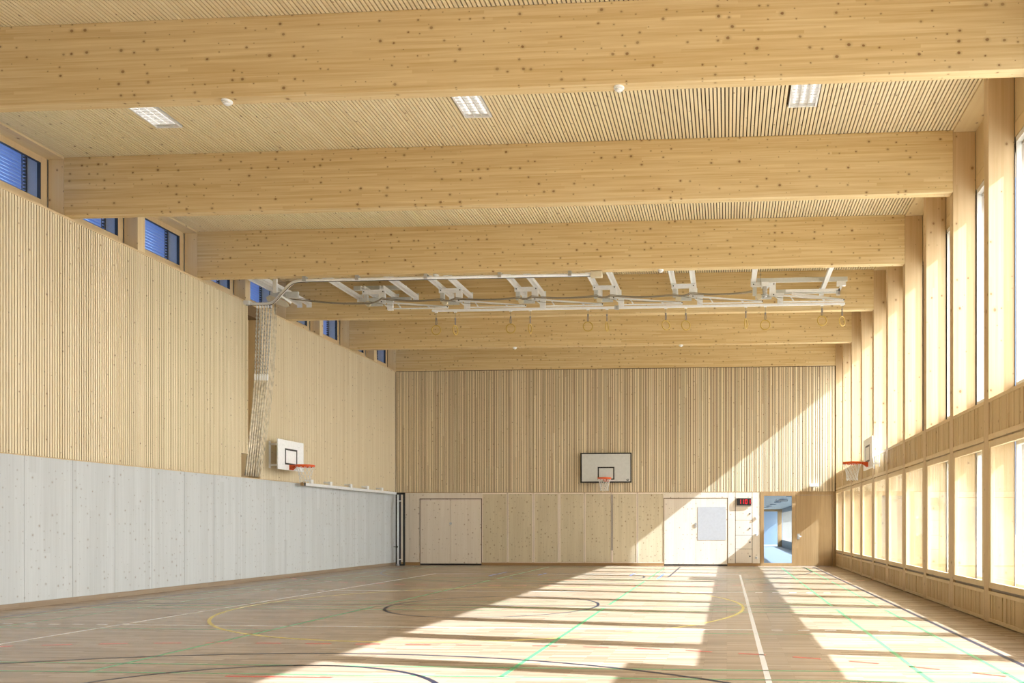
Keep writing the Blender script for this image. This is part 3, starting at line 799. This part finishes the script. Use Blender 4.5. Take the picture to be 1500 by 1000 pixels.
# ------------------------------------------------------------------ rail on the left wall and goal frame in the corner
rl = tag(empty('wall_bar', (-11.6, 24, 2.5)), 'long silver bar on white brackets along the left wall under the basket', 'bar')
MB().box(-11.635, -11.565, 21.0, 27.05, 2.495, 2.575).build('bar', 'alu', rl, bevel=.008)
MB().box(-11.64, -11.56, 20.90, 21.0, 2.49, 2.58).build('end_cap', 'charcoal', rl, bevel=.006)
B(-11.64, -11.56, 20.86, 20.895, 2.49, 2.58).build('end_plate', 'oak', rl)
for yy in (21.36, 22.42, 23.66, 24.80, 25.86):
    k = MB(); k.box(-11.63, -11.57, yy - .06, yy + .06, 2.577, 2.68); k.bar((-11.6, yy, 2.64), (XL + .0, yy, 2.66), .045); k.build('bracket', 'white', rl)
gf = tag(empty('goal_frame', (-11.43, 27.0, 0)), 'folded black goal frame with silver post standing in the far left corner', 'goal')
k = MB(); k.box(-11.335, -11.275, 26.97, 27.03, 0, 2.55); k.box(-11.60, -11.275, 26.97, 27.03, 2.49, 2.56); k.box(-11.60, -11.555, 26.97, 27.03, 0, 2.49); k.box(-11.60, -11.275, 26.97, 27.03, 0, .05)
k.build('frame', 'black', gf, bevel=.006)
MB().tube([(-11.515, 26.98, .02), (-11.515, 26.98, 2.49)], .036, 16).build('post', 'alu', gf, smooth=True)
B(-11.475, -11.43, 26.97, 27.03, .05, 2.49).build('post_sleeve', 'l_navy', gf)
for z in (.2, 2.25): B(-11.48, -11.40, 26.955, 27.035, z, z + .03).build('clamp', 'white', gf)
k = MB(); k.lathe([(0, 0), (.03, 0), (.03, -.03), (0, -.03)], (-11.53, 26.94, .66), 12, 'y'); k.bar((-11.66, 26.95, .66), (-11.5, 26.95, .66), .02); k.build('clamp_knob', 'black', gf)
MB().lathe([(.05, 0), (.055, .01), (.055, .05), (.04, .06)], (-11.515, 26.98, .0), 16).build('post_foot', 'steel', gf)

# ------------------------------------------------------------------ ring apparatus between the third and fourth beam
YR, ZR = 19.6, 6.85
YA, YE2 = Y0 + 4 * PITCH + .182, Y0 + 6 * PITCH - .002
def channel(mb, x, ya, yb, z0, w=.12, h=.09):
    mb.box(x - w/2, x + w/2, ya, yb, z0 + .012, z0 + .02)
    mb.box(x - w/2, x - w/2 + .03, ya, yb, z0, z0 + h); mb.box(x + w/2 - .03, x + w/2, ya, yb, z0, z0 + h)
    mb.box(x - w/2 - .01, x + w/2 + .01, yb - .012, yb, z0 - .06, z0 + h + .05)
def sag(pts, n=10, drop=.04):
    out = []
    for (a, b) in zip(pts[:-1], pts[1:]):
        a, b = Vector(a), Vector(b)
        for i in range(n):
            t = i / n; p = a.lerp(b, t); p.z -= drop * 4 * t * (1 - t); out.append(p)
    out.append(Vector(pts[-1])); return out
def carriage(c, chans):
    r = empty('ring_carriage', (c, YR, 7.4))
    for x, ya, yb in chans:
        m = MB(); channel(m, x, ya, yb, 7.40); m.build('channel', 'white', r)
    m = MB(); m.box(c - .30, c + .30, YR - .02, YR + .02, 7.30, 7.40); m.box(c - .30, c + .30, YR - .06, YR + .10, 7.385, 7.40)
    m.build('cross_plate', 'white', r, bevel=.004)
    m = MB(); m.box(c + .14, c + .30, YR - .03, YR + .05, 7.06, 7.30); m.box(c + .34, c + .48, YR + .02, YR + .10, 6.90, 7.12); m.box(c + .30, c + .50, YR + .02, YR + .08, 7.10, 7.15)
    m.build('pivot_plate', 'white', r, bevel=.004)
    m = MB(); m.box(c - .27, c - .17, YR + .0, YR + .08, 7.10, 7.30); m.box(c - .2, c + .20, YR + .06, YR + .10, 7.02, 7.13)
    m.build('pulley_bracket', 'grey_white', r)
    m = MB(); m.lathe([(.02, -.03), (.07, -.03), (.055, 0), (.07, .03), (.02, .03)], (c - .12, YR - .06, 7.04), 20, 'y'); m.build('pulley_wheel', 'cream', r)
    m = MB(); ya = YR - .06
    m.bar((c + .24, ya, 7.08), (c + 1.96, ya, 6.925), .035); m.bar((c + .42, ya, 6.905), (c + 1.96, ya, 6.90), .028)
    m.bar((c + .24, ya, 7.08), (c + .45, ya, 6.905), .035); m.bar((c + .66, ya, 7.03), (c + .74, ya, 6.905), .03); m.bar((c + 1.42, ya, 6.97), (c + 1.50, ya, 6.905), .028)
    m.build('swing_arm', 'white', r)
    m = MB()
    for x, y, z in ((c - .25, YR - .02, 7.36), (c + .25, YR - .02, 7.36), (c + .24, YR - .08, 7.08), (c + 1.95, YR - .08, 6.925)):
        MB().lathe([(0, 0), (.015, 0), (.015, -.016), (0, -.016)], (x, y, z), 8, 'y').build('bolt', 'slot', r)
    MB().tube(sag([(c - .1, YR - .07, 7.10), (c + .5, YR - .09, 6.99), (c + 1.93, YR - .09, 6.945)], drop=.01), .006, 5).build('hoist_line', 'wire', r, smooth=True)
    return r
CC = [-9.0, -7.0, -5.05, -3.06, -1.08, .91]
CLAB = ['leftmost white ring apparatus carriage under the wide left frame', 'second white ring apparatus carriage from the left', 'third white ring apparatus carriage from the left', 'third white ring apparatus carriage from the right',
        'second white ring apparatus carriage from the right', 'rightmost white ring apparatus carriage, beside the winch motor']
for i, c in enumerate(CC):
    ch = [(c - .25, YA, YE2), (c + .25, YA, YE2)]
    if i == 0: ch = [(c - .25, YR - .1, YE2), (c + .25, YR - .1, YE2)]
    if i == 5: ch = [(c - .25, YA, YR + .1)]
    tag(carriage(c, ch), CLAB[i], 'gym apparatus', 'ring apparatus carriages')
r = tag(empty('ceiling_gym_apparatus', (-8.97, 19, 7.4)), 'wide white frame of two ceiling channels and cross beams left of the rings', 'gym apparatus')
for x in (-9.74, -8.22):
    m = MB(); channel(m, x, YA, YE2, 7.40, .14); m.build('channel', 'white', r)
m = MB(); m.box(-9.68, -8.28, 19.90, 19.96, 7.50, 7.61); m.build('cross_beam', 'grey_white', r)
m = MB(); m.box(-9.68, -8.28, 20.20, 20.26, 7.30, 7.39); m.build('cross_beam', 'grey_white', r)
r = tag(empty('ceiling_gym_apparatus', (1.8, 19, 7.4)), 'long white double beam with end bracket at the right end of the ring apparatus', 'gym apparatus')
m = MB(); channel(m, 2.42, YA, YE2, 7.35, .10); m.build('channel', 'white', r)
m = MB(); m.box(.74, 2.96, YR - .03, YR + .03, 7.404, 7.51); m.build('beam', 'grey_white', r, bevel=.004)
m = MB(); m.box(1.25, 2.82, 20.1, 20.16, 7.27, 7.38); m.build('beam', 'grey_white', r, bevel=.004)
m = MB(); m.box(1.45, 2.78, YR - .03, YR + .02, 7.16, 7.22); m.bar((1.6, YR, 7.12), (2.8, YR, 6.95), .05); m.build('strut', 'white', r)
m = MB(); m.box(2.70, 2.92, YR - .05, YR + .05, 7.29, 7.40); m.bar((2.82, YR, 7.30), (2.72, YR, 7.10), .06); m.build('end_bracket', 'white', r)
m = MB(); m.lathe([(0, 0), (.05, 0), (.05, .1), (0, .1)], (2.73, YR - .02, 7.06), 14); m.build('rope_guide', 'steel', r, smooth=False)
r = tag(empty('winch_motor', (.93, YR, 7.1)), 'grey cylindrical winch motor hanging at the rightmost ring carriage', 'motor')
MB().lathe([(0, .26), (.055, .26), (.06, .14), (.05, .13), (.05, .10), (.062, .09), (.062, .07), (.05, .06), (.05, .04), (.055, .03), (.045, 0), (0, 0)], (.93, YR - .17, 6.99), 20).build('body', 'steel', r)
B(.85, 1.02, YR - .21, YR - .023, 7.25, 7.36).build('bracket', 'white', r)
MB().tube([(.82, YR - .17, 7.3), (.82, YR - .17, 7.86)], .006, 6).build('supply_cable', 'wire', r)
B(.77, .87, YR - .21, YR - .13, 7.84, 7.92).build('junction_box', 'grey_white', r)

for i, (xa, xb) in enumerate(((-7.48, -2.755), (-2.745, 2.90))):
    r = tag(empty('ring_bar', ((xa + xb) / 2, YR, ZR)), ['left half of the long white bar the rings hang from', 'right half of the long white bar the rings hang from'][i], 'bar', 'bars carrying the rings')
    B(xa, xb, YR - .03, YR + .03, ZR - .028, ZR + .03).build('tube', 'white', r, bevel=.01)
    m = MB()
    for x in ((-7.37, -6.875, -5.45, -4.95, -3.48, -3.0) if i == 0 else (-1.52, -1.02, .47, .95, 2.34, 2.83)): m.box(x - .035, x + .035, YR - .02, YR + .02, ZR - .05, ZR - .028)
    m.build('rope_clamps', 'white', r)
    B((xb - .05) if i == 0 else xa, xb if i == 0 else xa + .05, YR - .045, YR + .045, ZR - .045, ZR + .045).build('coupling', 'steel', r)

def ring_set(name):
    r = empty(name, (0, 0, 0))
    MB().tube([(0, 0, -.05), (0, 0, -.20)], .006, 6).build('rope', 'wire', r)
    m = MB(); m.tube([(0, 0, -.19), (.016, 0, -.26), (.018, 0, -.33), (.004, 0, -.385)], .009, 6); m.tube([(0, 0, -.19), (-.016, 0, -.26), (-.018, 0, -.33), (-.004, 0, -.385)], .009, 6)
    m.lathe([(0, -.185), (.02, -.185), (.02, -.225), (0, -.225)], (0, 0, 0), 10); m.build('strap', 'strap', r)
    MB().tube([(.115 * math.cos(2*PI*k/32), 0, -.49 + .115 * math.sin(2*PI*k/32)) for k in range(32)], .0135, 8, closed=True).build('ring', 'ring', r, smooth=True)
    return r
proto = None
RX = [-7.37, -6.875, -5.45, -4.95, -3.48, -3.0, -1.52, -1.02, .47, .95, 2.34, 2.83]
RA = [0, 78, 4, 84, 6, 82, 40, 28, 72, 0, 14, 46]; RZ = [0, -.01, .01, .0, .03, .02, .03, .02, .04, .0, .08, .06]
RL = ['leftmost gymnastic ring on the white bar', 'second gymnastic ring from the left', 'third gymnastic ring from the left', 'fourth gymnastic ring from the left', 'fifth gymnastic ring from the left',
      'sixth gymnastic ring from the left', 'sixth gymnastic ring from the right', 'fifth gymnastic ring from the right', 'fourth gymnastic ring from the right',
      'third gymnastic ring from the right', 'second gymnastic ring from the right', 'rightmost gymnastic ring on the white bar']
RT = [', facing the camera', ', seen edge-on', ', facing the camera', ', seen edge-on', ', facing the camera', ', seen edge-on', ', turned partly sideways', ', turned slightly sideways', ', turned nearly edge-on', ', facing the camera', ', hanging a little higher', ', turned partly sideways']
for i, x in enumerate(RX):
    if proto is None: proto = ring_set('gymnastic_ring'); r = proto
    else: r = copy_tree(proto)
    r.location = (x, YR, ZR + (0 if i < 10 else 0)); r.rotation_euler = (0, 0, math.radians(RA[i]))
    for ch in r.children:
        if ch.name.startswith(('ring', 'strap')): ch.location.z += RZ[i]
    tag(r, RL[i] + RT[i], 'gymnastic ring', 'gymnastic rings hanging on straps')

# cables draped along the apparatus
yc = YR - .12
K1 = [(-11.3, 19.2, 7.25), (-10.9, yc, 7.16), (-9.15, yc, 7.03), (-8.75, yc, 7.14), (-7.2, yc, 7.09), (-6.85, yc, 7.11), (-5.2, yc, 7.10), (-4.9, yc, 7.12), (-3.25, yc, 7.11), (-2.9, yc, 7.11), (-1.3, yc, 7.10), (-.9, yc, 7.13), (.62, yc, 7.14)]
tag(MB().tube(sag(K1), .016, 6).build('cable_bundle', 'cable', smooth=True), 'thick grey cable bundle draped from carriage to carriage above the rings', 'cable')
K2 = [(x, y + .03, z + .045) for x, y, z in K1]
tag(MB().tube(sag(K2, drop=.055), .007, 6).build('control_cable', 'cable', smooth=True), 'thin grey cable running just above the thick cable bundle', 'cable')

# ------------------------------------------------------------------ climbing ropes
ZT = 6.845
trk = tag(empty('rope_track', (-7, 16.95, ZT)), 'curved white ceiling track that carries the climbing ropes at the left', 'track')
ctrl = [(-11.76, 18.62), (-11.35, 18.66), (-11.10, 18.60), (-10.85, 18.36), (-10.35, 17.78), (-9.85, 17.22), (-9.60, 17.01), (-9.35, 16.95), (-9.0, 16.95), (-2.78, 16.95)]
def spline(pts, n=8):
    out = []; P_ = [Vector((*p, 0)) for p in pts]; P_ = [P_[0]] + P_ + [P_[-1]]
    for i in range(1, len(P_) - 2):
        a, b, c, d = P_[i-1], P_[i], P_[i+1], P_[i+2]
        for k in range(n):
            t = k / n
            out.append(.5 * ((2*b) + (c - a) * t + (2*a - 5*b + 4*c - d) * t*t + (3*b - a - 3*c + d) * t**3))
    out.append(P_[-2]); return out
tp = spline(ctrl[:-1]) + [Vector((-2.78, 16.95, 0))]
m = MB(); m.tube([(p.x, p.y, ZT - .015) for p in tp], .036, 10); m.build('rail', 'white', trk, smooth=True)
m = MB(); m.tube([(p.x, p.y - .012, ZT - .053) for p in tp], .007, 6); m.build('rail_slot', 'slot', trk, smooth=True)
for x in (-9.35, -8.15, -6.6, -4.95, -3.4):
    B(x - .035, x + .035, 16.89, 17.01, ZT - .04, ZB - .001).build('clamp', 'steel', trk)
B(-2.95, -2.70, 16.90, 17.02, ZT - .07, ZT + .05).build('end_stop', 'cream', trk, bevel=.006)
k = MB(); k.bar((-10.55, 18.0, ZT), (-10.35, 18.15, ZT - .16), .04); k.bar((-10.6, 17.9, ZT + .02), (-10.6, 17.9, 7.60), .09, .05); k.box(-11.79, -11.66, 18.55, 18.70, ZT - .04, ZT + .05); k.build('hanger', 'white', trk)
r = tag(empty('apparatus_drive', (-11.1, 19.2, 7.2)), 'white double ceiling channel with drive gear and lever near the left clerestory', 'gym apparatus')
for x in (-11.40, -11.14):
    m = MB(); channel(m, x, YA, YE2, 7.28, .12); m.build('channel', 'white', r)
m = MB(); m.box(-11.45, -10.72, 19.10, 19.16, 7.10, 7.26); m.build('gear_plate', 'grey_white', r, bevel=.01)
m = MB(); m.lathe([(.0, 0), (.07, 0), (.07, -.05), (.03, -.06), (0, -.06)], (-11.08, 19.10, 7.18), 16, 'y'); m.build('gear', 'steel', r)
m = MB(); m.prism([(-11.52, 7.10), (-11.46, 7.0), (-11.0, 6.84), (-10.92, 6.88), (-10.98, 6.98), (-11.42, 7.16)], 'y', 19.03, 19.07); m.build('lever', 'cream', r, bevel=.006)

def rope_pts(top, mid, bot, a, b, sagv=0.0):
    P_ = []; top, mid, bot = Vector(top), Vector(mid), Vector(bot)
    n = 14
    for i in range(n + 1):
        t = a + (b - a) * i / n
        p = top.lerp(mid, t / .43) if t < .43 else mid.lerp(bot, (t - .43) / .57)
        P_.append(p)
    return P_
RN = ['leftmost climbing rope of the bundle by the left wall niche', 'second climbing rope from the left in the bundle', 'third climbing rope from the left in the bundle',
      'third climbing rope from the right in the bundle', 'second climbing rope from the right in the bundle', 'rightmost climbing rope of the bundle']
for i in range(6):
    f = i / 5
    top = (-11.50 + .36 * f, 18.645, ZT - .062); mid = (-11.60 + .30 * f, 18.72 + .02 * f, 5.05); bot = (-11.88 + .06 * f, 18.78 + .40 * f, 2.63)
    r = tag(empty('climbing_rope', (mid[0], mid[1], 2.63)), RN[i], 'climbing rope', 'climbing ropes gathered in a bundle')
    pts = rope_pts(top, mid, bot, 0, .43)
    m = MB(); tw = []
    for ph in (0, PI):
        q = []
        for k in range(120):
            t = k / 119; p = Vector(top).lerp(Vector(mid), t); an = ph + t * 60
            q.append((p.x + .011 * math.cos(an), p.y + .011 * math.sin(an), p.z))
        m.tube(q, .0105, 5)
    m.build('chain_rope', 'rope_grey', r, smooth=True)
    m = MB(); m.tube([(top[0], top[1], ZT - .062), (top[0], top[1], ZT - .12)], .022, 8); m.build('runner', 'white', r)
    m = MB(); m.lathe([(.018, .07), (.0235, .06), (.0225, -.08), (.017, -.09)], mid, 12); m.build('sleeve', 'white', r, smooth=False)
    q = []
    for k in range(16):
        t = k / 15; p = Vector(mid).lerp(Vector(bot), t); p.z -= 0.08 * (1 - t); p.x += .03 * math.sin(t * PI) * (.4 - f); q.append(p)
    MB().tube(q, .023, 8).build('rope', 'rope', r, smooth=True)
for i in range(4):
    x = -11.10 + .03 * i
    q = []
    for k in range(20):
        t = k / 19; p = Vector((x, 18.66, 6.74)).lerp(Vector((-11.765, 19.00 + .065 * i, 2.63)), t); p.x += .10 * math.sin(t * PI) * 1.0; q.append(p)
    tag(MB().tube(q, .0075, 6).build('pull_cord', 'rope', smooth=True), ['thin pull cord right beside the climbing ropes', 'second thin pull cord right of the climbing ropes', 'third thin pull cord right of the climbing ropes', 'outermost right thin pull cord beside the climbing ropes'][i], 'cord', 'thin cords beside the climbing ropes')
